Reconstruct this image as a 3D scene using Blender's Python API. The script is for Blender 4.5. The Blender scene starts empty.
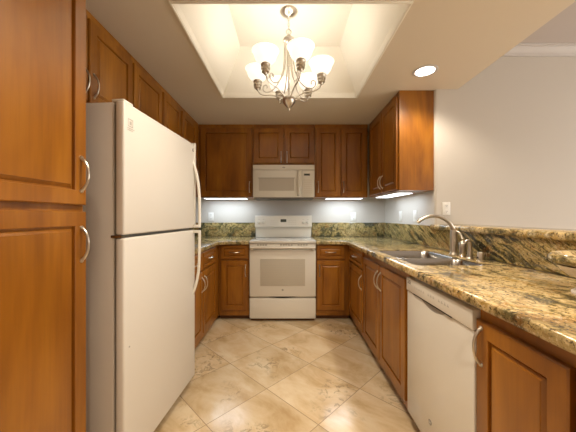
import bpy, bmesh, math, random
from mathutils import Vector, Matrix
random.seed(7)
PI = math.pi
S = bpy.context.scene
C = S.collection
# ------------------------------------------------------------------ camera
cam = bpy.data.objects.new('camera', bpy.data.cameras.new('camera')); C.objects.link(cam)
cam.data.lens = 16.875; cam.data.sensor_width = 36; cam.data.clip_start = 0.02
cam.location = (0, 0, 1.2); cam.rotation_euler = (PI/2, 0, 0)
S.camera = cam
# ------------------------------------------------------------------ world, exposure
w = bpy.data.worlds.new('world'); S.world = w; w.use_nodes = True
w.node_tree.nodes['Background'].inputs[0].default_value = (1.0, 0.93, 0.85, 1)
w.node_tree.nodes['Background'].inputs[1].default_value = 3.1
S.view_settings.view_transform = 'Standard'; S.view_settings.look = 'None'
S.view_settings.gamma = 1; S.view_settings.use_curve_mapping = False
S.view_settings.exposure = 0.36
def area(name, loc, sx, sy, power, col, rot=(0,0,0)):
    l = bpy.data.lights.new(name, 'AREA'); l.shape = 'RECTANGLE'; l.size = sx; l.size_y = sy
    l.energy = power; l.color = col
    o = bpy.data.objects.new(name, l); C.objects.link(o); o.location = loc; o.rotation_euler = rot
    return o
COOL = (0.72, 0.87, 1.0); WARM = (1.0, 0.86, 0.68)
# tubes of the under-cabinet lights
area('under_cabinet_lamp', (-0.80, 3.50, 1.418), 0.50, 0.16, 1.9, COOL)
area('under_cabinet_lamp', (0.72, 3.50, 1.418), 0.42, 0.16, 1.9, COOL)
area('under_cabinet_lamp', (1.14, 2.95, 1.418), 0.14, 0.60, 1.1, COOL)
# recessed ceiling lamp in view, plus unseen lamps added to brighten the room
RECESS_AND_FILL = [(1.086, 2.14), (1.05, 0.2), (0.1, 1.15), (0.3, -0.9)]
for x, y in RECESS_AND_FILL:
    l = bpy.data.lights.new('recessed_or_fill_lamp', 'SPOT'); l.energy = 45 if y > 2 else 80; l.color = WARM; l.spot_size = 2.5; l.spot_blend = 0.6
    l.shadow_soft_size = 0.10
    o = bpy.data.objects.new('recessed_or_fill_lamp', l); C.objects.link(o); o.location = (x, y, 2.335)

# ------------------------------------------------------------------ helpers
def tag(o, label=None, cat=None, group=None, kind=None):
    if label: o['label'] = label
    if cat: o['category'] = cat
    if group: o['group'] = group
    if kind: o['kind'] = kind
    return o
def empty(name, loc, rz=0):
    o = bpy.data.objects.new(name, None); C.objects.link(o)
    o.location = loc; o.rotation_euler = (0, 0, rz); o.empty_display_size = 0.1
    return o
def link(name, bm, mat, parent=None, smooth=False, loc=None):
    bmesh.ops.recalc_face_normals(bm, faces=bm.faces)
    me = bpy.data.meshes.new(name); bm.to_mesh(me); bm.free()
    o = bpy.data.objects.new(name, me); C.objects.link(o)
    if mat: me.materials.append(mat)
    if smooth:
        for p in me.polygons: p.use_smooth = True
        try: me.set_sharp_from_angle(angle=math.radians(40))
        except Exception: pass
    if parent: o.parent = parent
    if loc: o.location = loc
    return o
def join(dst, src):
    me = bpy.data.meshes.new('t'); src.to_mesh(me); src.free(); dst.from_mesh(me); bpy.data.meshes.remove(me)
def bx(bm, x0, x1, y0, y1, z0, z1, bev=0, seg=2):
    t = bmesh.new()
    m = Matrix.Translation(((x0+x1)/2, (y0+y1)/2, (z0+z1)/2)) @ Matrix.Diagonal((abs(x1-x0), abs(y1-y0), abs(z1-z0), 1))
    bmesh.ops.create_cube(t, size=1, matrix=m)
    if bev > 0:
        bmesh.ops.bevel(t, geom=list(t.edges), offset=bev, segments=seg, profile=0.5, affect='EDGES')
    join(bm, t)
def box(name, mat, dims, parent=None, bev=0, seg=2):
    bm = bmesh.new(); bx(bm, *dims, bev=bev, seg=seg)
    return link(name, bm, mat, parent, smooth=bev > 0)
def lathe(bm, prof, cx=0, cy=0, n=32, M=None):
    rings = []
    M = M or Matrix.Identity(4)
    for r, z in prof:
        if r < 1e-5: rings.append([bm.verts.new(M @ Vector((cx, cy, z)))])
        else: rings.append([bm.verts.new(M @ Vector((cx+r*math.cos(2*PI*i/n), cy+r*math.sin(2*PI*i/n), z))) for i in range(n)])
    for a, b in zip(rings, rings[1:]):
        for i in range(n):
            j = (i+1) % n
            if len(a) == 1 and len(b) == 1: continue
            if len(a) == 1: bm.faces.new((a[0], b[i], b[j]))
            elif len(b) == 1: bm.faces.new((a[i], a[j], b[0]))
            else: bm.faces.new((a[i], a[j], b[j], b[i]))
def catmull(pts, n=8):
    P = [Vector(p) for p in pts]; P = [P[0]*2-P[1]] + P + [P[-1]*2-P[-2]]
    out = []
    for i in range(1, len(P)-2):
        for k in range(n):
            t = k/n
            out.append(0.5*((2*P[i]) + (-P[i-1]+P[i+1])*t + (2*P[i-1]-5*P[i]+4*P[i+1]-P[i+2])*t*t + (-P[i-1]+3*P[i]-3*P[i+1]+P[i+2])*t**3))
    out.append(P[-2]); return out
def tube(bm, pts, r, n=10, flat=1.0):
    pts = [Vector(p) for p in pts]
    rr = r if isinstance(r, (list, tuple)) else [r]*len(pts)
    prev = None; rings = []
    for i, p in enumerate(pts):
        d = (pts[min(i+1, len(pts)-1)] - pts[max(i-1, 0)]).normalized()
        if prev is None:
            a = Vector((0, 0, 1)) if abs(d.z) < 0.9 else Vector((1, 0, 0))
            u = d.cross(a).normalized()
        else: u = (prev - d*prev.dot(d)).normalized()
        prev = u; v = d.cross(u)
        rings.append([bm.verts.new(p + (u*math.cos(2*PI*k/n) + v*math.sin(2*PI*k/n)*flat)*rr[i]) for k in range(n)])
    for a, b in zip(rings, rings[1:]):
        for k in range(n): bm.faces.new((a[k], a[(k+1) % n], b[(k+1) % n], b[k]))
    bm.faces.new(rings[0]); bm.faces.new(rings[-1])
def prism(bm, pts, z0, z1, bev=0, seg=3):
    t = bmesh.new()
    f = t.faces.new([t.verts.new((x, y, z0)) for x, y in pts])
    r = bmesh.ops.extrude_face_region(t, geom=[f])
    vs = [g for g in r['geom'] if isinstance(g, bmesh.types.BMVert)]
    bmesh.ops.translate(t, verts=vs, vec=(0, 0, z1-z0))
    bmesh.ops.recalc_face_normals(t, faces=t.faces)
    if bev > 0:
        es = [e for e in t.edges if abs(e.verts[0].co.z-e.verts[1].co.z) < 1e-6]
        bmesh.ops.bevel(t, geom=es, offset=bev, segments=seg, profile=0.5, affect='EDGES')
    join(bm, t)
def rrect(x0, x1, y0, y1, r, n=6):
    out = []
    for cx, cy, a in ((x1-r, y1-r, 0), (x0+r, y1-r, PI/2), (x0+r, y0+r, PI), (x1-r, y0+r, 1.5*PI)):
        for k in range(n+1):
            t = a + PI/2*k/n; out.append((cx+r*math.cos(t), cy+r*math.sin(t)))
    return out
def loops(bm, ls, cap=True):
    rings = [[bm.verts.new(p) for p in l] for l in ls]
    n = len(rings[0])
    for a, b in zip(rings, rings[1:]):
        for k in range(n): bm.faces.new((a[k], a[(k+1) % n], b[(k+1) % n], b[k]))
    if cap: bm.faces.new(rings[-1])
    return rings
def text_mesh(name, body, size, mat, parent, loc, rot, ext=0.0004):
    cu = bpy.data.curves.new(name, 'FONT'); cu.body = body; cu.size = size; cu.extrude = ext
    cu.align_x = 'CENTER'; cu.align_y = 'CENTER'
    o = bpy.data.objects.new(name+'_tmp', cu); C.objects.link(o)
    dg = bpy.context.evaluated_depsgraph_get(); me = bpy.data.meshes.new_from_object(o.evaluated_get(dg))
    bpy.data.objects.remove(o)
    me.materials.clear(); me.materials.append(mat)
    r = bpy.data.objects.new(name, me); C.objects.link(r); r.parent = parent; r.location = loc; r.rotation_euler = rot
    return r
def cut(o, cutter):
    m = o.modifiers.new('b', 'BOOLEAN'); m.object = cutter; m.operation = 'DIFFERENCE'; m.solver = 'EXACT'
    dg = bpy.context.evaluated_depsgraph_get(); me = bpy.data.meshes.new_from_object(o.evaluated_get(dg))
    o.modifiers.clear(); o.data = me; bpy.data.objects.remove(cutter)

# ------------------------------------------------------------------ materials
def mat(name, col, rough=0.5, metal=0, emit=None, estr=0, coat=0, spec=0.5):
    m = bpy.data.materials.new(name); m.use_nodes = True
    b = m.node_tree.nodes['Principled BSDF']
    b.inputs['Base Color'].default_value = (*col, 1); b.inputs['Roughness'].default_value = rough
    b.inputs['Metallic'].default_value = metal; b.inputs['Coat Weight'].default_value = coat
    b.inputs['Specular IOR Level'].default_value = spec
    if emit: b.inputs['Emission Color'].default_value = (*emit, 1); b.inputs['Emission Strength'].default_value = estr
    return m
class NT:
    def __init__(s, m): s.t = m.node_tree; s.b = s.t.nodes['Principled BSDF']
    def n(s, typ, **kw):
        nd = s.t.nodes.new(typ)
        for k, v in kw.items():
            if k.startswith('_'): setattr(nd, k[1:], v)
            else: nd.inputs[k.replace('__', ' ')].default_value = v
        return nd
    def l(s, a, b): s.t.links.new(a, b)
    def math(s, op, a, b=None, c=None):
        nd = s.t.nodes.new('ShaderNodeMath'); nd.operation = op
        for i, v in enumerate((a, b, c)):
            if v is None: continue
            if isinstance(v, (int, float)): nd.inputs[i].default_value = v
            else: s.l(v, nd.inputs[i])
        return nd.outputs[0]
    def mix(s, f, a, b, mode='MIX'):
        nd = s.t.nodes.new('ShaderNodeMix'); nd.data_type = 'RGBA'; nd.blend_type = mode
        for i, v in ((0, f), (6, a), (7, b)):
            if isinstance(v, (int, float)): nd.inputs[i].default_value = v
            elif isinstance(v, tuple): nd.inputs[i].default_value = (*v, 1)
            else: s.l(v, nd.inputs[i])
        return nd.outputs[2]
    def ramp(s, f, stops):
        nd = s.t.nodes.new('ShaderNodeValToRGB'); e = nd.color_ramp.elements
        while len(e) < len(stops): e.new(0.5)
        for el, (p, c) in zip(e, stops):
            el.position = p; el.color = (*c, 1) if isinstance(c, tuple) else (c, c, c, 1)
        s.l(f, nd.inputs[0]); return nd.outputs[0]
    def noise(s, vec, scale, detail=4, rough=0.5, dist=0):
        nd = s.n('ShaderNodeTexNoise', Scale=scale, Detail=detail, Roughness=rough, Distortion=dist)
        s.l(vec, nd.inputs['Vector']); return nd.outputs[0]
    def mapping(s, vec, scale=(1,1,1), rot=(0,0,0), loc=(0,0,0)):
        nd = s.n('ShaderNodeMapping', Scale=scale, Rotation=rot, Location=loc); s.l(vec, nd.inputs[0]); return nd.outputs[0]
    def bump(s, h, strength, dist=0.01):
        nd = s.n('ShaderNodeBump', Strength=strength, Distance=dist); s.l(h, nd.inputs['Height']); s.l(nd.outputs[0], s.b.inputs['Normal'])

def wood(name, horiz=False):
    m = mat(name, (0.4, 0.15, 0.03), 0.33, coat=0.25); q = NT(m)
    q.b.inputs['Coat Roughness'].default_value = 0.25
    tc = q.n('ShaderNodeTexCoord'); oi = q.n('ShaderNodeObjectInfo')
    off = q.n('ShaderNodeVectorMath', _operation='SCALE'); off.inputs[0].default_value = (3.1, 5.7, 9.3); q.l(oi.outputs['Random'], off.inputs['Scale'])
    ad = q.n('ShaderNodeVectorMath', _operation='ADD'); q.l(tc.outputs['Object'], ad.inputs[0]); q.l(off.outputs[0], ad.inputs[1])
    v = ad.outputs[0]
    g = q.noise(q.mapping(v, (3, 60, 60) if horiz else (60, 60, 3)), 1.0, 5, 0.6, 0.3)
    b = q.noise(q.mapping(v, (1.2, 6, 5) if horiz else (5, 6, 1.2)), 1.0, 3, 0.55, 0.6)
    c1 = q.ramp(b, [(0.30, (0.195, 0.062, 0.004)), (0.52, (0.305, 0.110, 0.007)), (0.72, (0.43, 0.172, 0.014))])
    c2 = q.ramp(g, [(0.25, 0.82), (0.6, 1.0), (0.8, 1.07)])
    q.l(q.mix(1.0, c1, c2, 'MULTIPLY'), q.b.inputs['Base Color'])
    q.bump(g, 0.04, 0.002)
    return m
WOOD = wood('stained_maple'); WOODH = wood('stained_maple_rail', True)
TOE = mat('dark_toe_board', (0.14, 0.055, 0.018), 0.6)

def granite(name, mode):
    m = mat(name, (0.5, 0.4, 0.2), 0.12, spec=0.6); q = NT(m)
    tc = q.n('ShaderNodeTexCoord'); p = tc.outputs['Object']
    if mode == 'splash':   rot, sc = (math.radians(-28), 0, 0), (1, 1.0, 8)
    elif mode == 'back':   rot, sc = (0, math.radians(25), 0), (1.5, 1, 2.2)
    else:                  rot, sc = (0, 0, math.radians(-28)), (2.5, 1.15, 1)
    warp = q.n('ShaderNodeTexNoise', Scale=3.2, Detail=4.0, Roughness=0.55); q.l(p, warp.inputs['Vector'])
    wv = q.n('ShaderNodeVectorMath', _operation='MULTIPLY_ADD'); q.l(warp.outputs['Color'], wv.inputs[0])
    a = 0.10 if mode == 'splash' else 0.42
    wv.inputs[1].default_value = (a, a, a); q.l(p, wv.inputs[2])
    r1 = q.mapping(wv.outputs[0], (1, 1, 1), rot)
    pv = q.mapping(r1, sc)
    veins = q.noise(pv, 3.2, 7, 0.66, 0.5)
    veins2 = q.noise(q.mapping(r1, sc, loc=(3, 7, 1)), 5.5, 6, 0.62, 0.4)
    base = q.ramp(veins, [(0.34, (0.045, 0.040, 0.022)), (0.41, (0.17, 0.135, 0.055)), (0.46, (0.42, 0.31, 0.13)),
                          (0.52, (0.68, 0.52, 0.27)), (0.57, (0.44, 0.28, 0.075)), (0.61, (0.33, 0.26, 0.12)), (0.68, (0.72, 0.60, 0.38))])
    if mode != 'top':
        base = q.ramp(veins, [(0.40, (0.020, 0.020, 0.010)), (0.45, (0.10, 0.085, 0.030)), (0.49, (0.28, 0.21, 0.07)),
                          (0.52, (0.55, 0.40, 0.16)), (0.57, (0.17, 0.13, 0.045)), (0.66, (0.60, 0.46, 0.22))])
    # greener stone towards the back-left corner of the room
    sx = q.n('ShaderNodeSeparateXYZ'); q.l(p, sx.inputs[0])
    gfac = q.math('MULTIPLY', q.ramp(q.math('MULTIPLY_ADD', sx.outputs[1], 0.4, q.math('MULTIPLY', sx.outputs[0], -0.25)), [(0.75, 0.0), (1.0, 1.0)]),
                  0.30)
    gfac = q.math('MULTIPLY', gfac, 1.0)
    base = q.mix(gfac, base, q.mix(0.5, base, (0.30, 0.32, 0.17)))
    dark = q.ramp(veins2, [(0.34, 1.0), (0.41, 0.0)])
    base = q.mix(q.math('MULTIPLY', dark, 0.8), base, (0.035, 0.03, 0.02))
    rust = q.ramp(q.noise(wv.outputs[0], 9, 4, 0.6), [(0.56, 0.0), (0.66, 1.0)])
    base = q.mix(q.math('MULTIPLY', rust, 0.35), base, (0.36, 0.14, 0.03))
    sp = q.noise(p, 75, 4, 0.75)
    base = q.mix(q.math('MULTIPLY', q.ramp(sp, [(0.40, 1.0), (0.45, 0.0)]), 0.92), base, (0.05, 0.035, 0.02))
    base = q.mix(q.math('MULTIPLY', q.ramp(sp, [(0.58, 0.0), (0.68, 1.0)]), 0.55), base, (0.80, 0.70, 0.50))
    q.l(base, q.b.inputs['Base Color'])
    return m
GR_TOP = granite('gold_granite', 'top'); GR_SP = granite('veined_granite', 'splash'); GR_BK = granite('olive_granite', 'back')

def floor_mat():
    m = mat('travertine_tile', (0.7, 0.55, 0.35), 0.16, spec=0.55); q = NT(m)
    tc = q.n('ShaderNodeTexCoord'); p = tc.outputs['Object']
    r = q.mapping(p, (1, 1, 1), (0, 0, math.radians(45)))
    s = q.n('ShaderNodeSeparateXYZ'); q.l(r, s.inputs[0])
    T = 0.457; c45 = math.sqrt(0.5)
    ox, oy = (-0.148*c45 - 1.8755*c45), (-0.148*c45 + 1.8755*c45)
    u = q.math('DIVIDE', q.math('SUBTRACT', s.outputs[0], ox), T); v = q.math('DIVIDE', q.math('SUBTRACT', s.outputs[1], oy), T)
    fu = q.math('FLOOR', u); fv = q.math('FLOOR', v)
    def edge(x):
        f = q.math('FRACT', x); return q.math('MINIMUM', f, q.math('SUBTRACT', 1.0, f))
    e = q.math('MINIMUM', edge(u), edge(v))
    grout = q.math('LESS_THAN', e, 0.0050)
    cid = q.n('ShaderNodeCombineXYZ'); q.l(fu, cid.inputs[0]); q.l(fv, cid.inputs[1])
    wn = q.n('ShaderNodeTexWhiteNoise'); q.l(cid.outputs[0], wn.inputs['Vector'])
    off = q.n('ShaderNodeVectorMath', _operation='MULTIPLY_ADD'); q.l(wn.outputs['Color'], off.inputs[0]); off.inputs[1].default_value = (13, 17, 9); q.l(r, off.inputs[2])
    n1 = q.noise(q.mapping(off.outputs[0], (1, 1.6, 1)), 3.0, 6, 0.6, 0.5)
    c = q.ramp(n1, [(0.30, (0.56, 0.39, 0.20)), (0.48, (0.73, 0.57, 0.36)), (0.62, (0.81, 0.68, 0.48)), (0.75, (0.85, 0.75, 0.57))])
    tint = q.math('MULTIPLY_ADD', wn.outputs['Value'], 0.22, 0.84)
    tc2 = q.n('ShaderNodeCombineColor'); [q.l(tint, tc2.inputs[i]) for i in range(3)]
    c = q.mix(1.0, c, tc2.outputs[0], 'MULTIPLY')
    n2 = q.noise(off.outputs[0], 16, 7, 0.72, 1.2)
    n3 = q.noise(off.outputs[0], 2.6, 3, 0.5, 0.4)
    blot = q.math('MULTIPLY', q.ramp(n2, [(0.50, 0.0), (0.58, 1.0)]), q.ramp(n3, [(0.54, 0.0), (0.64, 1.0)]))
    c = q.mix(q.math('MULTIPLY', blot, 0.62), c, (0.20, 0.145, 0.085))
    c = q.mix(q.math('MULTIPLY', grout, 0.9), c, (0.27, 0.18, 0.10))
    q.l(c, q.b.inputs['Base Color'])
    q.l(q.math('MULTIPLY_ADD', grout, 0.5, q.math('MULTIPLY_ADD', n2, 0.12, 0.12)), q.b.inputs['Roughness'])
    q.bump(q.math('SUBTRACT', 1.0, grout), 0.3, 0.002)
    return m
FLOOR = floor_mat()
def paint(name, col, rough=0.8, bump=0.12, sc=140):
    m = mat(name, col, rough, spec=0.25); q = NT(m)
    tc = q.n('ShaderNodeTexCoord'); q.bump(q.noise(tc.outputs['Object'], sc, 3, 0.6), bump, 0.003); return m
WALL = paint('pale_wall_paint', (0.60, 0.565, 0.52))
CEIL = paint('bounce_tinted_ceiling_paint', (0.66, 0.58, 0.47), 0.9, 0.35, 90)  # warm bounce light is tinted into the ceiling colour
TRAY = paint('cream_tray_paint', (0.82, 0.78, 0.69), 0.85)
TRIMM = mat('white_trim_paint', (0.55, 0.52, 0.51), 0.5)
APPL = mat('white_enamel', (0.77, 0.745, 0.68), 0.22, coat=0.2)
def fridge_mat():
    m = mat('pebbled_white_enamel', (0.72, 0.69, 0.64), 0.38); q = NT(m)
    tc = q.n('ShaderNodeTexCoord'); q.bump(q.noise(tc.outputs['Object'], 260, 2, 0.5), 0.10, 0.001); return m
FRM = fridge_mat()
FRS = mat('shaded_fridge_enamel', (0.58, 0.52, 0.46), 0.5)  # fridge white made darker; shade on its side put into the colour
GASK = mat('grey_gasket', (0.20, 0.19, 0.17), 0.7)
DARK = mat('dark_gap', (0.02, 0.018, 0.015), 0.6)
NICKEL = mat('brushed_nickel', (0.62, 0.57, 0.50), 0.28, 1.0)
STEEL = mat('stainless_steel', (0.42, 0.41, 0.39), 0.22, 1.0)
BADGE = mat('badge_grey', (0.28, 0.27, 0.25), 0.4, 0.3)
PRINT = mat('grey_print', (0.22, 0.22, 0.21), 0.6)
LPRINT = mat('pale_grey_print', (0.45, 0.43, 0.39), 0.5)
PLATE = mat('white_plastic', (0.80, 0.79, 0.76), 0.35)
GLASSW = mat('oven_window_glass', (0.56, 0.52, 0.44), 0.12)
DISP = mat('dark_display', (0.05, 0.06, 0.05), 0.2)
COOK = mat('white_ceramic_glass', (0.74, 0.72, 0.67), 0.06)
CERAM = mat('white_glazed_ceramic', (0.74, 0.68, 0.62), 0.3)
SHADE = mat('frosted_glass_lit', (0.9, 0.87, 0.8), 0.4, emit=(1.0, 0.93, 0.80), estr=0.75)
GLOW = mat('lamp_glow', (0.9, 0.9, 0.9), 0.5, emit=(1.0, 0.93, 0.82), estr=9)
GLOWC = mat('tube_glow', (0.9, 0.9, 0.9), 0.5, emit=(0.85, 0.93, 1.0), estr=4)

# ------------------------------------------------------------------ structure
XL, XR, YB, ZC, ZH = -1.43, 1.335, 3.72, 2.35, 2.72
YD = 2.45           # wall facing the camera on the right
Y0, X1 = -2.6, 4.2
def st(name, m, dims=None, bm=None, bev=0):
    o = box(name, m, dims, bev=bev) if dims else link(name, bm, m, smooth=True)
    o['kind'] = 'structure'; return o
st('floor', FLOOR, (XL-.1, X1, Y0, YB+.1, -0.05, 0))
st('wall_left', WALL, (XL-.1, XL, Y0, YB+.1, 0, 2.9))
st('wall_back', WALL, (XL, XR, YB, YB+.1, 0, 2.9))
bm = bmesh.new(); r = 0.022
arc = [(XR+r-r*math.cos(t*PI/12), YD+r-r*math.sin(t*PI/12)) for t in range(7)]
prism(bm, [(XR, YB+.1)] + arc + [(X1, YD), (X1, YB+.1)], 0, 2.9)
st('wall_right', WALL, bm=bm)
st('wall_near_unseen', WALL, (XL-.1, X1, Y0-.1, Y0, 0, 2.9))  # unseen wall added to cut the light from behind the camera
bm = bmesh.new()
WY0, WY1, WZ = -2.1, 2.1, 2.15
bx(bm, X1, X1+.1, Y0, WY0, 0, 2.9); bx(bm, X1, X1+.1, WY1, YD, 0, 2.9); bx(bm, X1, X1+.1, WY0, WY1, WZ, 2.9)
st('wall_far_unseen', WALL, bm=bm)  # unseen wall added; its low opening limits daylight on the ceiling
bm = bmesh.new()
for y in (WY0, (WY0+WY1)/2-.03, WY1-.06): bx(bm, X1+.02, X1+.08, y, y+.06, 0, WZ)
bx(bm, X1+.02, X1+.08, WY0, WY1, WZ-.06, WZ); bx(bm, X1+.02, X1+.08, WY0, WY1, 0, .05)
st('window_1', mat('window_frame_paint', (.75, .75, .73), .4), bm=bm)
st('wall_bar', WALL, (XR, XR+.12, 0.15, YD-.001, 0, 1.083))
# lower kitchen ceiling with its tray opening
TX0, TX1, TY0, TY1 = -0.63, 0.663, 1.45, 2.61
SX = 1.54
bm = bmesh.new()
for d in ((XL, TX0, Y0, YB), (TX1, SX, Y0, YB), (TX0, TX1, Y0, TY0), (TX0, TX1, TY1, YB)):
    bx(bm, d[0], d[1], d[2], d[3], ZC, ZC+.04)
bx(bm, SX-.03, SX, Y0, YD, ZC+.02, ZH)
st('ceiling', CEIL, bm=bm)
bm = bmesh.new(); s_ = 0.20
lo = [(TX0, TY0, ZC+.001), (TX1, TY0, ZC+.001), (TX1, TY1, ZC+.001), (TX0, TY1, ZC+.001)]
hi = [(TX0+s_, TY0+s_, ZH), (TX1-s_, TY0+s_, ZH), (TX1-s_, TY1-s_, ZH), (TX0+s_, TY1-s_, ZH)]
cov = [(TX0+.01, TY0+.01, ZC+.04), (TX1-.01, TY0+.01, ZC+.04), (TX1-.01, TY1-.01, ZC+.04), (TX0+.01, TY1-.01, ZC+.04)]
loops(bm, [lo, cov, hi])
o = st('ceiling_tray', TRAY, bm=bm)
for p in o.data.polygons: p.use_smooth = False
sm = o.modifiers.new('thickness', 'SOLIDIFY'); sm.thickness = 0.01; sm.offset = -1
st('ceiling_dining', paint('dining_ceiling_paint', (0.50, 0.45, 0.43)), (SX, X1, Y0, YD, ZH, ZH+.05))
bm = bmesh.new(); t = 0.008   # bead round the tray opening
for d in ((TX0-t, TX0+.004, TY0-t, TY1+t), (TX1-.004, TX1+t, TY0-t, TY1+t), (TX0, TX1, TY0-t, TY0+.004), (TX0, TX1, TY1-.004, TY1+t)):
    bx(bm, *d, ZC-.010, ZC+.004, bev=.003)
st('trim_1', TRAY, bm=bm)
# crown moulding on the wall facing the camera
bm = bmesh.new()
prof = [(0, 2.645), (.012, 2.645), (.014, 2.655), (.020, 2.658), (.022, 2.664), (.034, 2.672), (.052, 2.690), (.062, 2.698), (.064, 2.706), (.078, 2.708), (.080, ZH-.001), (0, ZH-.001)]
loops(bm, [[(x, YD-.0005-a, z) for a, z in prof] for x in (SX, X1)])
f0 = [v for v in bm.verts if abs(v.co.x-SX) < 1e-5]; bm.faces.new(f0)
o = st('trim_2', TRIMM, bm=bm)
for p in o.data.polygons: p.use_smooth = False

# ------------------------------------------------------------------ cabinet parts
def door_mesh(w, h, fr=0.058, t=0.02):
    """raised-panel door, lower-left corner at origin, front towards -y"""
    bm = bmesh.new()
    def L(i, y, cr=0): return [(i, y, i), (w-i, y, i), (w-i, y, h-i), (i, y, h-i)]
    fr = min(fr, w*0.26, h*0.30)
    prof = [(0, 0), (0, -t+.004), (.004, -t), (fr-.003, -t), (fr-.001, -t+.002), (fr, -t+.0125), (fr+.006, -t+.0125),
            (fr+.008, -t+.010), (fr+.018, -t+.003), (fr+.0185, -t+.001), (fr+.022, -t+.001)]
    rings = loops(bm, [L(i, y) for i, y in prof]); bm.faces.new(rings[0])
    return bm
def pull(parent, cx, cz, length=0.13, vertical=True, y=-0.02, label=None):
    bm = bmesh.new(); h = length/2; pts = []
    for k in range(15):
        a = -1 + 2*k/14; d = 0.030*(1-a*a)**0.75 + 0.0
        pts.append((0, y-d+.001, a*h) if vertical else (a*h, y-d+.001, 0))
    rr = [0.0062 - 0.0022*(1-abs(-1+2*k/14)) for k in range(15)]
    tube(bm, [(cx+p[0], p[1], cz+p[2]) for p in pts], rr, 8)
    for sgn in (-1, 1):
        M = Matrix.Translation((cx+(0 if vertical else sgn*h), y, cz+(sgn*h if vertical else 0))) @ Matrix.Rotation(PI/2, 4, 'X')
        lathe(bm, [(0, 0), (.0085, 0), (.0085, .003), (.006, .006), (0, .006)], n=12, M=M)
    return link('handle', bm, NICKEL, parent, smooth=True)
def cabinet(name, label, cat, ox, oy, rz, w, depth, z0, z1, doors=(), drawers=(), toe=0, group=None):
    group = {'upper_cabinet': 'wall cabinets under the ceiling', 'base_cabinet': 'base cabinets under the counters'}.get(name)
    t = empty(name, (ox, oy, z0), rz); tag(t, label, cat, group)
    H = z1-z0
    bm = bmesh.new()
    bx(bm, 0.0008, w-.0008, 0, depth, toe, H)
    link('body', bm, WOOD, t)
    if toe:
        box('toe_board', TOE, (0.0008, w-.0008, 0.06, depth, 0.0, toe), t)
    for i, dr in enumerate(doors):
        a, b, c, d, side, end = dr
        o = link('door', door_mesh(b-a, d-c), WOOD, t, loc=(a, 0, c-z0))
        if side:
            cx = 0.028 if side == 'L' else (b-a)-0.028
            cz = (d-c)-0.115 if end == 'T' else 0.115
            if end == 'PT': cz = (d-c)-0.115
            if isinstance(end, float): cz = end-c
            pull(o, cx, cz)
    for a, b, c, d in drawers:
        o = link('drawer', door_mesh(b-a, d-c, 0.030), WOODH, t, loc=(a, 0, c-z0))
        pull(o, (b-a)/2, (d-c)/2, 0.11, vertical=False)
    return t
R90 = PI/2
def left_cab(label, x, y0, y1, depth, z0, z1, doors, drawers=(), toe=0, name='base_cabinet', group=None):
    D = [(a-y0, b-y0, c, d, s, e) for a, b, c, d, s, e in doors]
    return cabinet(name, label, 'cabinet', x, y0, R90, y1-y0, depth, z0, z1, D, [(a-y0, b-y0, c, d) for a, b, c, d in drawers], toe, group)
def right_cab(label, x, y0, y1, depth, z0, z1, doors, drawers=(), toe=0, name='base_cabinet', group=None):
    D = [(y1-b, y1-a, c, d, s, e) for a, b, c, d, s, e in doors]
    return cabinet(name, label, 'cabinet', x, y1, -R90, y1-y0, depth, z0, z1, D, [(y1-b, y1-a, c, d) for a, b, c, d in drawers], toe, group)
def back_cab(label, y, x0, x1, depth, z0, z1, doors, drawers=(), toe=0, name='base_cabinet', group=None):
    D = [(a-x0, b-x0, c, d, s, e) for a, b, c, d, s, e in doors]
    return cabinet(name, label, 'cabinet', x0, y, 0, x1-x0, depth, z0, z1, D, [(a-x0, b-x0, c, d) for a, b, c, d in drawers], toe, group)
UT, UB, DT = ZC-.001, 1.435, 2.300     # upper cabinets: top, bottom, door top
DBm = 1.447
# pantry
left_cab('tall brown pantry cabinet with two stacked doors in the left foreground', -0.83, 0.42, 1.092, .598, 0, UT,
         [(0.45, 1.086, 1.243, DT, 'R', 1.363), (0.45, 1.086, 0.12, 1.218, 'R', 1.09)], toe=.055, name='pantry_cabinet')
# left uppers
U = 'upper_cabinet'
left_cab('two-door wall cabinet above the near end of the refrigerator beside the pantry', -1.12, 1.094, 1.926, .308, 1.82, UT,
         [(1.106, 1.486, 1.832, DT, 'R', 1.935), (1.502, 1.916, 1.832, DT, 'L', 1.935)], name=U)
left_cab('single-door wall cabinet above the far end of the refrigerator', -1.12, 1.927, 2.378, .308, 1.82, UT,
         [(1.938, 2.366, 1.832, DT, 'R', 1.90)], name=U)
left_cab('two-door wall cabinet on the left wall running into the back corner', -1.12, 2.379, 3.385, .308, UB, UT,
         [(2.395, 2.77, DBm, DT, 'R', 'B'), (2.825, 3.246, DBm, DT, 'L', 'B')], name=U)
# back uppers
back_cab('wide single-door wall cabinet in the back left corner', 3.39, -1.118, -0.438, .329, UB, UT, [(-1.088, -0.452, DBm, DT, 'R', 'B')], name=U)
back_cab('short two-door wall cabinet above the microwave', 3.39, -0.437, 0.333, .329, 1.845, UT,
         [(-0.430, -0.058, 1.860, DT, 'R', 1.935), (-0.040, 0.326, 1.860, DT, 'L', 1.935)], name=U)
back_cab('two-door wall cabinet between the microwave and the right corner', 3.39, 0.334, 0.998, .329, UB, UT,
         [(0.350, 0.652, DBm, DT, 'L', 'B'), (0.664, 0.980, DBm, DT, 'L', 'B')], name=U)
# right uppers
right_cab('two-door wall cabinet on the right wall with plain brown end panel', 1.02, 2.47, 3.389, .314, UB, UT,
          [(2.50, 2.885, DBm, DT, 'L', 1.56), (2.90, 3.285, DBm, DT, 'R', 1.56)], name=U)
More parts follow.
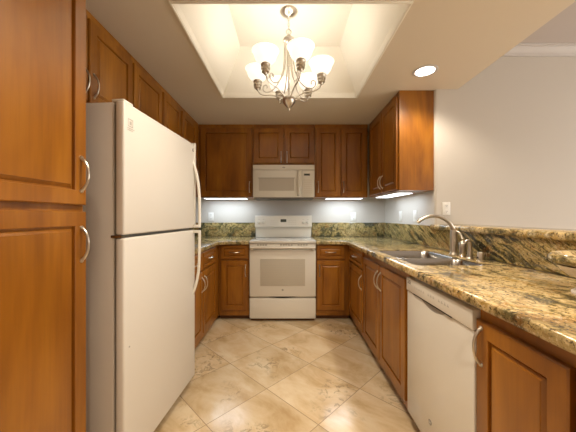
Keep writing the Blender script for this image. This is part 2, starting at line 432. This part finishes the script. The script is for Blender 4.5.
# base cabinets
BT = .872
DRZ = (.708, .862); DZ = (.118, .690)
left_cab('left-run base cabinet right behind the refrigerator', -0.80, 2.03, 2.484, .628, 0, BT,
         [(2.045, 2.474, *DZ, 'R', 'T')], [(2.045, 2.474, *DRZ)], toe=.055)
left_cab('left-run base cabinet reaching into the back left corner', -0.80, 2.485, 3.715, .628, 0, BT,
         [(2.496, 2.935, *DZ, 'L', 'T')], [(2.496, 2.935, *DRZ)], toe=.055)
back_cab('narrow base cabinet with drawer, left of the range', 3.11, -0.797, -0.446, .608, 0, BT,
         [(-0.768, -0.458, *DZ, 'R', 'T')], [(-0.768, -0.458, *DRZ)], toe=.055)
back_cab('narrow base cabinet with drawer, right of the range', 3.11, 0.325, 0.708, .608, 0, BT,
         [(0.332, 0.648, *DZ, 'L', 'T')], [(0.332, 0.648, *DRZ)], toe=.055)
right_cab('right-run base cabinet with drawer beside the back right corner', 0.71, 2.49, 3.715, .62, 0, BT,
          [(2.505, 3.06, *DZ, 'R', 'T')], [(2.505, 3.06, *DRZ)], toe=.055)
# the sink cabinet is open inside so that the bowls hang in it
t = empty('sink_cabinet', (0.71, 2.489, 0), -R90); tag(t, 'two-door base cabinet under the sink', 'cabinet', 'base cabinets under the counters')
W_ = 2.489-1.575
bm = bmesh.new()
bx(bm, .0008, W_-.0008, 0, .02, .055, BT); bx(bm, .0008, .018, .02, .62, .055, BT); bx(bm, W_-.018, W_-.0008, .02, .62, .055, BT)
bx(bm, .018, W_-.018, .02, .62, .055, .118); bx(bm, .018, W_-.018, .61, .62, .118, BT)
link('body', bm, WOOD, t)
box('toe_board', TOE, (.0008, W_-.0008, .06, .62, 0, .055), t)
for a, b, s in ((2.489-2.475, 2.489-2.052, 'R'), (2.489-2.040, 2.489-1.598, 'L')):
    o = link('door', door_mesh(b-a, .825-.105), WOOD, t, loc=(a, 0, .105))
    pull(o, 0.028 if s == 'L' else b-a-.028, .825-.105-.115)
right_cab('near base cabinet in the right foreground, right of the dishwasher', 0.71, 0.25, 0.996, .62, 0, BT,
          [(0.665, 0.992, .10, .824, 'L', .735), (0.335, 0.65, .10, .824, 'R', .735)], toe=.055)

# ------------------------------------------------------------------ countertops
def corner_arc(cx, cy, r, a0, a1, n=8): return [(cx+r*math.cos(a0+(a1-a0)*k/n), cy+r*math.sin(a0+(a1-a0)*k/n)) for k in range(n+1)]
CZ0, CZ1 = .875, .915
FX, FY, CR = .662, 3.06, .11
bm = bmesh.new()
pts = [(1.312, .18), (1.312, 3.698), (.322, 3.698), (.322, FY)] + corner_arc(FX-CR, FY-CR, CR, PI/2, 0) + [(FX, .18)]
prism(bm, pts, CZ0, CZ1, bev=.011)
ct = link('countertop', bm, GR_TOP, smooth=True)
tag(ct, 'long L-shaped gold granite countertop holding the sink on the right', 'countertop')
bm = bmesh.new(); prism(bm, rrect(.741, 1.169, 1.556, 2.264, .05), .8, 1.0)
cut(ct, link('cutter', bm, None))
bm = bmesh.new(); GX = -.775
pts = [(-1.408, 2.02), (GX, 2.02)] + corner_arc(GX+CR, FY-CR, CR, PI, PI/2) + [(-.444, FY), (-.444, 3.698), (-1.408, 3.698)]
prism(bm, pts, CZ0, CZ1, bev=.011)
tag(link('countertop', bm, GR_TOP, smooth=True), 'short L-shaped granite countertop in the left corner behind the refrigerator', 'countertop')
SZ = 1.11
tag(box('backsplash', GR_BK, (-1.409, -.445, 3.6995, 3.7195, .9155, SZ), bev=.002), 'granite backsplash strip on the back wall left of the range', 'backsplash')
tag(box('backsplash', GR_BK, (.323, 1.3135, 3.6995, 3.7195, .9155, SZ), bev=.002), 'granite backsplash strip on the back wall right of the range', 'backsplash')
tag(box('backsplash', GR_BK, (-1.4295, -1.4095, 2.02, 3.7195, .9155, SZ), bev=.002), 'granite backsplash strip on the left wall past the refrigerator', 'backsplash')
bm = bmesh.new()
prism(bm, [(.18, .9155), (3.7195, .9155), (3.7195, SZ), (YD, SZ), (YD, 1.083), (.18, 1.083)], 0, .02, bev=.001, seg=1)
bmesh.ops.transform(bm, matrix=Matrix(((0, 0, 1, 1.3145), (1, 0, 0, 0), (0, 1, 0, 0), (0, 0, 0, 1))), verts=bm.verts)
tag(link('backsplash', bm, GR_SP), 'long diagonally veined granite backsplash behind the sink under the bar ledge', 'backsplash')
bm = bmesh.new(); prism(bm, rrect(1.283, 1.62, .12, YD-.002, .01, 3), 1.0835, 1.125, bev=.014)
tag(link('bar_ledge', bm, GR_TOP, smooth=True), 'raised granite bar ledge with rounded edge on top of the half wall', 'ledge')

# ------------------------------------------------------------------ sink
sk = empty('kitchen_sink', (.955, 1.91, .72)); tag(sk, 'double-bowl stainless steel sink set into the right countertop', 'sink')
def bowl(x0, x1, y0, y1, depth, fx0, fx1, fy0, fy1):
    bm = bmesh.new(); top = .9085
    def R(i, z, r): return [(x-.955, y-1.91, z-.72) for x, y in rrect(x0+i, x1-i, y0+i, y1-i, r)]
    out = [(x-.955, y-1.91, top-.72) for x, y in rrect(fx0, fx1, fy0, fy1, .02)]
    loops(bm, [out, R(-.004, top, .05), R(0, top-.006, .05), R(.006, top-depth*.5, .05), R(.012, top-depth+.03, .05), R(.022, top-depth+.008, .045), R(.045, top-depth, .03)])
    o = link('bowl', bm, STEEL, sk, smooth=True)
    m = o.modifiers.new('t', 'SOLIDIFY'); m.thickness = .0015; m.offset = 1
    b2 = bmesh.new()
    lathe(b2, [(0, .004), (.018, .003), (.03, .003), (.042, .0045), (.045, .001), (.045, 0), (0, 0)], n=24)
    d = link('drain', b2, NICKEL, o, smooth=True); d.location = ((x0+x1)/2-.955, (y0+y1)/2-1.91, top-depth-.72+.001)
bowl(.758, 1.152, 1.862, 2.247, .19, .743, 1.167, 1.840, 2.262)
bowl(.758, 1.152, 1.573, 1.822, .15, .743, 1.167, 1.558, 1.8395)

# ------------------------------------------------------------------ faucet and accessories
fx, fy = 1.215, 1.98
fc = empty('kitchen_faucet', (fx, fy, CZ1)); tag(fc, 'brushed nickel high-arc kitchen faucet behind the sink', 'faucet')
bm = bmesh.new(); lathe(bm, [(0, .0005), (.032, .0005), (.032, .006), (.026, .012), (.025, .02), (.0245, .10), (.0235, .165), (.020, .183), (0, .185)], n=24)
link('faucet_body', bm, NICKEL, fc, smooth=True)
bm = bmesh.new()
pts = catmull([(0, 0, .165), (-.010, 0, .200), (-.042, 0, .245), (-.095, 0, .276), (-.15, 0, .285), (-.20, 0, .275), (-.245, 0, .254), (-.265, 0, .238)], 6)
n = len(pts); tube(bm, pts, [.0165-.0045*min(1, i/(n*.5)) + (.002 if i > n-9 else 0) for i in range(n)], 14)
link('spout', bm, NICKEL, fc, smooth=True)
bm = bmesh.new(); tube(bm, catmull([(.004, -.015, .172), (.012, -.04, .166), (.014, -.062, .148), (.014, -.078, .122)], 5), [.009-.0002*i for i in range(16)], 10)
link('lever', bm, NICKEL, fc, smooth=True)
def placed(name, label, cat, x, y): 
    t = empty(name, (x, y, CZ1)); tag(t, label, cat); return t
t = placed('side_sprayer', 'bullet-shaped nickel side sprayer standing just right of the faucet', 'sprayer', 1.225, 1.895)
bm = bmesh.new(); lathe(bm, [(0, .0005), (.026, .0005), (.026, .006), (.019, .012), (0, .012)], n=20); link('base_ring', bm, NICKEL, t, smooth=True)
bm = bmesh.new(); lathe(bm, [(0, .012), (.019, .0122), (.021, .03), (.023, .06), (.023, .088), (.017, .104), (.006, .113), (0, .115)], n=20); link('spray_head', bm, NICKEL, t, smooth=True)
t = placed('soap_dispenser', 'nickel soap dispenser with hooked spout between the sprayer and the air gap', 'soap dispenser', 1.21, 1.795)
bm = bmesh.new(); lathe(bm, [(0, .0005), (.023, .0005), (.023, .006), (.015, .012), (.014, .05), (.012, .075), (0, .075)], n=20); link('base_ring', bm, NICKEL, t, smooth=True)
bm = bmesh.new(); pts = catmull([(0, 0, .07), (0, 0, .10), (-.004, 0, .114), (-.014, 0, .120), (-.028, 0, .115), (-.035, 0, .102)], 6)
tube(bm, pts, [.012-.004*i/len(pts) for i in range(len(pts))], 12); link('nozzle', bm, NICKEL, t, smooth=True)
t = placed('air_gap', 'short nickel air gap cap, nearest of the sink fittings', 'air gap', 1.21, 1.695)
bm = bmesh.new(); lathe(bm, [(0, .0005), (.024, .0005), (.024, .004), (.019, .008), (.019, .052), (.016, .058), (0, .060)], n=24); link('cap', bm, NICKEL, t, smooth=True)
for k in range(1):
    box('vent_slot', DARK, (-.021, -.0185, -.006, .006, .018, .030), t)

# ------------------------------------------------------------------ refrigerator
A = math.atan2(.736, .053)
fr = empty('refrigerator', (-.707, 1.164, 0), A); tag(fr, 'white top-freezer refrigerator standing between the pantry and the left counter', 'refrigerator')
W = .738; FH = 1.70
# local x = width, local y = into the wall
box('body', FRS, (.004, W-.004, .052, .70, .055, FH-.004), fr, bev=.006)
box('gasket', GASK, (.012, W-.012, .040, .052, .075, FH-.012), fr)
box('grille', mat('grey_grille', (.35, .33, .30), .6), (.02, W-.02, .07, .12, .0, .055), fr)
def fdoor(z0, z1):
    bm = bmesh.new(); bx(bm, 0, W, 0, .040, z0, z1, bev=.009, seg=3)
    return link('door', bm, FRM, fr, smooth=True)
df = fdoor(1.118, FH); dr = fdoor(.085, 1.103)
def fhandle(zs, par, lab):
    bm = bmesh.new(); pts = catmull(zs, 5)
    tube(bm, pts, .010, 10, flat=1.0)
    return link('handle', bm, APPL, par, smooth=True)
hx = W-.03
fhandle([(hx, .006, 1.58), (hx+.002, -.012, 1.53), (hx+.004, -.030, 1.45), (hx+.004, -.040, 1.36), (hx+.004, -.043, 1.25), (hx+.004, -.043, 1.17), (hx+.004, -.043, 1.135)], df, '')
fhandle([(hx+.004, -.043, 1.088), (hx+.004, -.043, 1.05), (hx+.004, -.042, .95), (hx+.004, -.038, .84), (hx+.003, -.026, .76), (hx+.002, -.010, .70), (hx, .006, .66)], dr, '')
box('handle_mount', APPL, (hx-.008, hx+.014, -.050, .004, 1.120, 1.140), df, bev=.003)
box('handle_mount', APPL, (hx-.008, hx+.014, -.050, .004, 1.083, 1.102), dr, bev=.003)
box('edge_trim', APPL, (W-.012, W+.003, -.006, .036, 1.125, FH+.010), df, bev=.003)
box('hinge_cover', APPL, (.01, .075, .008, .065, FH, FH+.012), fr, bev=.004)
box('hinge', STEEL, (.0, .055, .012, .06, 1.105, 1.116), fr)
bm = bmesh.new(); lathe(bm, [(0, 0), (.011, 0), (.011, .002), (0, .002)], n=20, M=Matrix.Translation((W-.035, 0, 1.655)) @ Matrix.Rotation(PI/2, 4, 'X'))
bd = link('badge', bm, BADGE, df); text_mesh('monogram', 'GE', .012, PLATE, bd, (W-.035, -.0023, 1.655), (PI/2, 0, 0))
bm = bmesh.new()   # energy sticker
for d in ((.026, .060, 1.628, 1.632), (.026, .029, 1.60, 1.632), (.057, .060, 1.60, 1.632), (.026, .060, 1.597, 1.601), (.036, .050, 1.606, 1.622)):
    bx(bm, d[0], d[1], -.0008, .0002, d[2], d[3])
for k, z in enumerate((1.588, 1.580)): bx(bm, .022, .070-.01*k, -.0008, .0002, z, z+.003)
link('sticker', bm, LPRINT, df)
bm = bmesh.new(); lathe(bm, [(0, 0), (.004, 0), (.003, .002), (0, .002)], n=12, M=Matrix.Translation((.035, 0, .62)) @ Matrix.Rotation(PI/2, 4, 'X')); link('plug', bm, LPRINT, dr)

# ------------------------------------------------------------------ range
cx = -.0605
rg = empty('range', (cx, 3.09, 0)); tag(rg, 'white freestanding electric range against the back wall under the microwave', 'range')
hw = .3745
box('body', APPL, (-hw+.004, hw-.004, -.005, .60, .045, .893), rg)
box('plinth', TOE, (-hw+.01, hw-.01, .02, .60, 0, .045), rg)
box('storage_drawer', APPL, (-hw, hw, -.035, -.006, .038, .268), rg, bev=.006)
od = box('oven_door', APPL, (-hw, hw, -.040, -.006, .288, .820), rg, bev=.007)
# bow-shaped finger gap between door and drawer
bm = bmesh.new(); N = 24
top = [(-.16+.32*k/N, .288) for k in range(N+1)]; bot = [(.16-.32*k/N, .288-.013*math.sin(PI*k/N)) for k in range(N+1)]
f = [bm.verts.new((x, -.0362, z)) for x, z in top[1:-1]+bot]
bm.faces.new(f)
r_ = bmesh.ops.extrude_face_region(bm, geom=list(bm.faces)); bmesh.ops.translate(bm, verts=[v for v in r_['geom'] if isinstance(v, bmesh.types.BMVert)], vec=(0, .004, 0))
link('finger_gap', bm, DARK, rg)
bm = bmesh.new(); bx(bm, -.252, .252, -.0425, -.0395, .410, .715, bev=.004); link('window', bm, GLASSW, od, smooth=True)
bm = bmesh.new()
for k in range(15): bx(bm, -.24, .24, -.0431, -.0424, .425+.0195*k, .4275+.0195*k)
link('rack_lines', bm, LPRINT, od)
bm = bmesh.new(); lathe(bm, [(0, 0), (.011, 0), (.011, .002), (0, .002)], n=20, M=Matrix.Translation((0, -.040, .365)) @ Matrix.Rotation(PI/2, 4, 'X'))
bd = link('badge', bm, BADGE, od); text_mesh('monogram', 'GE', .012, PLATE, bd, (0, -.0423, .365), (PI/2, 0, 0))
bm = bmesh.new(); tube(bm, [(-hw+.012, -.075, .846), (-hw*.5, -.079, .846), (0, -.080, .846), (hw*.5, -.079, .846), (hw-.012, -.075, .846)], .0135, 12)
for sx in (-1, 1): bx(bm, sx*(hw-.030)-.014, sx*(hw-.030)+.014, -.078, -.035, .818, .856, bev=.004)
link('handle', bm, APPL, od, smooth=True)
box('vent_trim', APPL, (-hw, hw, -.030, -.002, .826, .889), rg, bev=.003)
bm = bmesh.new()
bm.free()
for a, b in ((-.29, -.14), (-.03, .13), (.17, .30)):
    n = int((b-a)/.03)
    for k in range(n): box('vent_slot', DARK, (a+.03*k, a+.03*k+.022, -.0312, -.0298, .868, .876), rg)
box('cooktop', COOK, (-hw-.002, hw+.002, -.045, .53, .893, .919), rg, bev=.006)
for x, y, r in ((-.19, .12, .10), (.19, .12, .09), (-.19, .38, .075), (.19, .38, .10)):
    for rr in (r, r*.6):
        bm = bmesh.new(); lathe(bm, [(rr, .9192), (rr, .9197), (rr+.003, .9197), (rr+.003, .9192)], x, y, 40)
        link('burner_ring', bm, LPRINT, rg)
# control panel
bm = bmesh.new(); bx(bm, -hw+.008, hw-.008, .50, .60, .919, 1.06, bev=.004); link('back_riser', bm, APPL, rg, smooth=True)
bm = bmesh.new()
prof = [(.462, 1.052), (.455, 1.062), (.478, 1.195), (.488, 1.207), (.60, 1.207), (.60, 1.052)]
rs = loops(bm, [[(x, y, z) for y, z in prof] for x in (-hw, hw)]); bm.faces.new(rs[0])
cp = link('control_panel', bm, APPL, rg)
import math as _m
ang = _m.atan2(.023, .133)
def panelM(x, z): y = .455 + .023*(z-1.062)/.133; return Matrix.Translation((x, y, z)) @ Matrix.Rotation(PI/2-ang, 4, 'X')
for x in (-.322, -.262, .262, .322):
    bm = bmesh.new(); lathe(bm, [(0, -.001), (.021, -.001), (.021, .003), (.017, .005), (.0155, .020), (.013, .023), (0, .023)], n=20, M=panelM(x, 1.118))
    k_ = link('knob', bm, APPL, cp, smooth=True)
bm = bmesh.new()
def pbox(bm, x0, x1, z0, z1, th=.0012):
    y0 = .455+.023*(z0-1.062)/.133; y1 = .455+.023*(z1-1.062)/.133
    vs = [bm.verts.new(p) for p in ((x0, y0-th, z0), (x1, y0-th, z0), (x1, y1-th, z1), (x0, y1-th, z1), (x0, y0, z0), (x1, y0, z0), (x1, y1, z1), (x0, y1, z1))]
    for f in ((0,1,2,3), (4,5,1,0), (5,6,2,1), (6,7,3,2), (7,4,0,3)): bm.faces.new([vs[i] for i in f])
pbox(bm, -.038, .038, 1.120, 1.158); link('display', bm, DISP, cp)
for i in range(3):
    for j in range(4): 
        for s in (-1, 1): bm = bmesh.new(); pbox(bm, s*(.075+.028*j)-.008, s*(.075+.028*j)+.008, 1.090+.026*i, 1.094+.026*i); link('button_mark', bm, LPRINT, cp)
for x in (-.322, -.262, .262, .322): bm = bmesh.new(); pbox(bm, x-.010, x+.010, 1.150, 1.154); link('knob_mark', bm, LPRINT, cp)

# ------------------------------------------------------------------ microwave
mx = -.053
mw = empty('microwave', (mx, 3.338, 1.418)); tag(mw, 'white over-the-range microwave with vertical handle', 'microwave')
h2 = .379
box('body', APPL, (-h2, h2, .0, .381, .012, .412), mw, bev=.003)
box('underside', mat('grey_underside', (.16, .15, .13), .5, .4), (-h2+.01, h2-.01, .005, .37, -.004, .012), mw)
md = box('door', APPL, (-h2, .222, -.022, -.0005, .014, .345), mw, bev=.005)
box('window', mat('microwave_window', (.56, .52, .45), .3), (-.305, .130, -.0232, -.0215, .092, .246), md)
bm = bmesh.new()
for k in range(12): bx(bm, -.30, .125, -.0236, -.0231, .098+.0125*k, .1+.0125*k)
link('window_lines', bm, LPRINT, md)
bm = bmesh.new(); bx(bm, -.315, .140, -.0228, -.0215, .246, .252); link('window_trim', bm, BADGE, md)
bm = bmesh.new(); tube(bm, catmull([(.185, -.020, .040), (.185, -.045, .060), (.185, -.050, .18), (.185, -.045, .300), (.185, -.020, .325)], 5), .011, 10)
link('handle', bm, APPL, md, smooth=True)
bm = bmesh.new(); lathe(bm, [(0, 0), (.010, 0), (.010, .002), (0, .002)], n=18, M=Matrix.Translation((.178, -.022, .036)) @ Matrix.Rotation(PI/2, 4, 'X')); link('badge', bm, BADGE, md)
pn = box('control_panel', APPL, (.224, h2, -.022, -.0005, .014, .345), mw, bev=.005)
box('display', DISP, (.250, .322, -.0235, -.0215, .278, .302), pn)
bm = bmesh.new()
for i in range(7):
    for j in range(4): bx(bm, .250+.026*j, .268+.026*j, -.0228, -.0218, .060+.026*i, .074+.026*i)
link('keypad', bm, mat('keypad_grey', (.66, .62, .54), .5), pn)
box('vent_panel', APPL, (-h2, h2, -.022, -.0005, .348, .411), mw, bev=.005)
bm = bmesh.new()
tmp = [(.016*math.cos(2*PI*k/24), .008*math.sin(2*PI*k/24)) for k in range(24)]
rs = loops(bm, [[(x, -.0220, .378+z) for x, z in tmp], [(x, -.0232, .378+z) for x, z in tmp]])
bd = link('badge', bm, BADGE, mw); text_mesh('monogram', 'GE', .011, PLATE, bd, (0, -.0234, .378), (PI/2, 0, 0))

# ------------------------------------------------------------------ dishwasher
# local frame: x runs towards the camera (-Y), y into the cabinet (+X)
dw = empty('dishwasher', (.69, 1.553, 0), -R90); tag(dw, 'white built-in dishwasher between the sink cabinet and the near cabinet', 'dishwasher')
WD = .556
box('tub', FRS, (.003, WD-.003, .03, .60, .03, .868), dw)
box('toe_panel', TOE, (.004, WD-.004, .05, .07, .0, .09), dw)
dd = box('door', APPL, (.0, WD, -.004, .029, .085, .774), dw, bev=.004)
cpn = box('control_strip', APPL, (.0, WD, -.010, .029, .777, .852), dw, bev=.005)
bm = bmesh.new(); bx(bm, .09, .43, -.0105, -.004, .7755, .7805); link('grip_slot', bm, DARK, cpn)
bm = bmesh.new(); N = 20   # curved grip pocket below the slot
a0, a1 = .17, .38
tp = [(a0+(a1-a0)*k/N, .775) for k in range(N+1)]
bt = [(a1-(a1-a0)*k/N, .775-.026*math.sin(PI*k/N)**.7) for k in range(1, N)]
f = bm.faces.new([bm.verts.new((x, -.0046, z)) for x, z in tp+bt])
r_ = bmesh.ops.extrude_face_region(bm, geom=[f]); bmesh.ops.translate(bm, verts=[v for v in r_['geom'] if isinstance(v, bmesh.types.BMVert)], vec=(0, .003, 0))
link('grip_pocket', bm, mat('grip_grey', (.30, .28, .25), .4), dd)
bm = bmesh.new()
for k in range(3): bx(bm, .018, .058, -.0108, -.0095, .822+.008*k, .825+.008*k)
link('vent_lines', bm, DARK, cpn)
for k in range(14):
    if k in (5, 9): continue
    bm = bmesh.new(); bx(bm, .10+.023*k, .112+.023*k, -.0106, -.0096, .812, .817); bx(bm, .104+.023*k, .107+.023*k, -.0106, -.0096, .817, .824)
    link('button_mark', bm, LPRINT, cpn)
bm = bmesh.new(); lathe(bm, [(0, 0), (.013, 0), (.013, .002), (0, .002)], n=20, M=Matrix.Translation((.250, -.004, .205)) @ Matrix.Rotation(PI/2, 4, 'X'))
bd = link('badge', bm, BADGE, dd); text_mesh('monogram', 'GE', .013, PLATE, bd, (.250, -.0063, .205), (PI/2, 0, 0))

# ------------------------------------------------------------------ outlets and switches
def outlet(label, x, y, z, rz, kind='outlet', group=None):
    group = 'wall outlets' if kind == 'outlet' else 'wall switches'
    t = empty('wall_'+kind, (x, y, z), rz); tag(t, label, 'outlet' if kind == 'outlet' else 'switch', group)
    box('plate', PLATE, (-.036, .036, -.006, -.0005, -.058, .058), t, bev=.002)
    if kind == 'outlet':
        for s in (-1, 1):
            bm = bmesh.new(); lathe(bm, [(0, 0), (.0165, 0), (.0155, .002), (0, .002)], n=20, M=Matrix.Translation((0, -.006, s*.026)) @ Matrix.Rotation(PI/2, 4, 'X'))
            rc = link('socket', bm, PLATE, t)
            b2 = bmesh.new(); bx(b2, -.0075, -.0050, -.0085, -.0078, s*.026-.004, s*.026+.006); bx(b2, .0045, .0070, -.0085, -.0078, s*.026-.004, s*.026+.006)
            bx(b2, -.002, .002, -.0085, -.0078, s*.026-.011, s*.026-.007)
            link('slots', b2, DARK, rc)
    else:
        box('rocker', mat('switch_rocker', (.74, .73, .70), .3), (-.016, .016, -.009, -.0055, -.032, .032), t, bev=.001)
    return t
outlet('white outlet on the back wall left of the range', -1.06, YB, 1.19, 0)
outlet('white outlet on the back wall right of the range', .90, YB, 1.19, 0)
outlet('white switch under the right wall cabinet, farther of two', XR, 3.20, 1.20, -R90, 'switch')
outlet('white switch under the right wall cabinet, nearer of two', XR, 2.83, 1.20, -R90, 'switch')
outlet('white outlet above the bar ledge on the beige wall facing the room', 1.435, YD, 1.268, 0)

# ------------------------------------------------------------------ pedestal dish
pd = empty('pedestal_dish', (1.125, .955, CZ1)); tag(pd, 'white pedestal dish with speckled stone rim at the right end of the counter', 'dish')
bm = bmesh.new(); z = -CZ1
lathe(bm, [(0, 1.030+z), (.09, 1.032+z), (.115, 1.048+z), (.128, 1.058+z), (.140, 1.060+z), (.150, 1.052+z), (.153, 1.040+z), (.147, 1.028+z), (.130, 1.022+z), (.105, 1.018+z), (0, 1.018+z)], n=48)
link('rim', bm, granite('speckled_rim', 'top'), pd, smooth=True)
bm = bmesh.new()
lathe(bm, [(0, 1.0175+z), (.126, 1.0175+z), (.116, 1.00+z), (.094, .980+z), (.055, .972+z), (.032, .962+z), (.026, .950+z), (.030, .940+z), (.055, .932+z), (.078, .928+z), (.086, .922+z), (.086, .9155+z), (0, .9155+z)], n=40)
link('pedestal', bm, CERAM, pd, smooth=True)

# ------------------------------------------------------------------ recessed light
bm = bmesh.new()
rl = empty('recessed_light', (1.086, 2.14, ZC)); tag(rl, 'round recessed ceiling light over the sink', 'light')
lathe(bm, [(.070, -.0005), (.072, -.006), (.090, -.005), (.094, -.0005)], n=36); link('trim_ring', bm, TRIMM, rl, smooth=True)
bm = bmesh.new(); lathe(bm, [(0, -.003), (.070, -.003), (.070, -.0005), (0, -.0005)], n=36); link('lens', bm, GLOW, rl)
# under-cabinet light fixtures
def ucl(label, x0, x1, y0, y1):
    t = empty('under_cabinet_light', ((x0+x1)/2, (y0+y1)/2, UB)); tag(t, label, 'light', 'under-cabinet lights')
    a, b = (x1-x0)/2, (y1-y0)/2
    box('housing', PLATE, (-a, a, -b, b, -.012, -.0005), t, bev=.002)
    box('diffuser', GLOWC, (-a+.008, a-.008, -b+.008, b-.008, -.0155, -.0122), t)
ucl('slim under-cabinet light beneath the back left wall cabinet', -1.07, -.53, 3.41, 3.59)
ucl('slim under-cabinet light beneath the back right wall cabinet', .49, .95, 3.41, 3.59)
ucl('slim under-cabinet light beneath the right wall cabinet', 1.06, 1.22, 2.62, 3.28)

# ------------------------------------------------------------------ chandelier
hx, hy = .006, 2.0
ch = empty('chandelier', (hx, hy, 1.96)); tag(ch, 'six-light brushed nickel chandelier with frosted glass shades hanging in the ceiling tray', 'chandelier')
def Z(z): return z-1.96
def cpart(name, bm, m=NICKEL, par=None): return link(name, bm, m, par or ch, smooth=True)
bm = bmesh.new(); lathe(bm, [(0, Z(ZH)-.0005), (.064, Z(ZH)-.0005), (.066, Z(ZH)-.008), (.058, Z(ZH)-.020), (.030, Z(ZH)-.036), (.012, Z(ZH)-.044), (.008, Z(ZH)-.052), (0, Z(ZH)-.053)], n=28); cpart('canopy', bm)
bm = bmesh.new()   # chain
zc = ZH-.050; k = 0
while zc > 2.575:
    pts = []
    for i in range(13):
        a = 2*PI*i/12; u = .007*math.cos(a); v = .014*math.sin(a)
        pts.append((u, 0, Z(zc-.012)+v) if k % 2 == 0 else (0, u, Z(zc-.012)+v))
    tube(bm, pts, .0018, 6); zc -= .021; k += 1
cpart('chain', bm)
bm = bmesh.new(); tube(bm, [(.018*math.cos(2*PI*i/20), 0, Z(2.562)+.018*math.sin(2*PI*i/20)) for i in range(21)], .003, 8); cpart('hanging_loop', bm)
bm = bmesh.new()
lathe(bm, [(0, Z(2.548)), (.008, Z(2.547)), (.010, Z(2.535)), (.022, Z(2.528)), (.040, Z(2.512)), (.045, Z(2.500)), (.040, Z(2.490)), (.022, Z(2.484)), (0, Z(2.482))], n=20)
cpart('crown', bm)
bm = bmesh.new(); lathe(bm, [(0, Z(2.485)), (.006, Z(2.485)), (.006, Z(2.32)), (.010, Z(2.31)), (.006, Z(2.30)), (.006, Z(2.08)), (0, Z(2.08))], n=12); cpart('stem', bm)
bm = bmesh.new(); lathe(bm, [(0, Z(2.085)), (.030, Z(2.083)), (.046, Z(2.074)), (.050, Z(2.060)), (.045, Z(2.042)), (.030, Z(2.020)), (.016, Z(2.006)), (.008, Z(1.998)), (.010, Z(1.988)), (.006, Z(1.978)), (0, Z(1.974))], n=28); cpart('bottom_bowl', bm)
for k in range(6):
    a = math.radians(19+60*k)
    dx, dy = math.sin(a), -math.cos(a)
    def P(r, z): return (dx*r, dy*r, Z(z))
    bm = bmesh.new()
    tube(bm, catmull([P(.036, 2.060), P(.075, 2.085), P(.125, 2.105), P(.180, 2.108), P(.222, 2.125), P(.240, 2.160)], 6), .0045, 8)
    arm = cpart('arm', bm)
    bm = bmesh.new()
    tube(bm, catmull([P(.030, 2.492), P(.034, 2.42), P(.036, 2.34), P(.050, 2.26), P(.085, 2.185), P(.130, 2.140), P(.170, 2.130), P(.195, 2.148), P(.196, 2.176), P(.176, 2.186), P(.164, 2.172), P(.170, 2.160)], 6), .0040, 8)
    cpart('scroll_rod', bm)
    bm = bmesh.new(); M = Matrix.Translation((dx*.24, dy*.24, 0))
    lathe(bm, [(0, Z(2.150)), (.010, Z(2.152)), (.014, Z(2.162)), (.026, Z(2.168)), (.027, Z(2.178)), (.023, Z(2.183)), (.030, Z(2.188)), (.031, Z(2.198)), (.026, Z(2.204)), (.032, Z(2.210)), (.033, Z(2.222)), (.026, Z(2.228)), (0, Z(2.228))], n=20, M=M)
    cup = cpart('lamp_cup', bm, NICKEL)
    bm = bmesh.new()
    pr = [(.022, 2.2285), (.040, 2.233), (.058, 2.243), (.069, 2.258), (.075, 2.274), (.080, 2.290), (.086, 2.304), (.092, 2.312)]
    lathe(bm, [(r, Z(z)) for r, z in pr], n=32, M=M)
    lathe(bm, [(max(r-.004, .001), Z(z+.001)) for r, z in pr[::-1]], n=32, M=M)
    lathe(bm, [(.092, Z(2.312)), (.088, Z(2.313))], n=32, M=M)
    sh = cpart('lamp_shade', bm, SHADE)
    l = bpy.data.lights.new('chandelier_lamp', 'POINT'); l.energy = .68; l.color = (1.0, .95, .88); l.shadow_soft_size = .03
    o = bpy.data.objects.new('chandelier_lamp', l); C.objects.link(o); o.parent = ch; o.location = (dx*.24, dy*.24, Z(2.30))
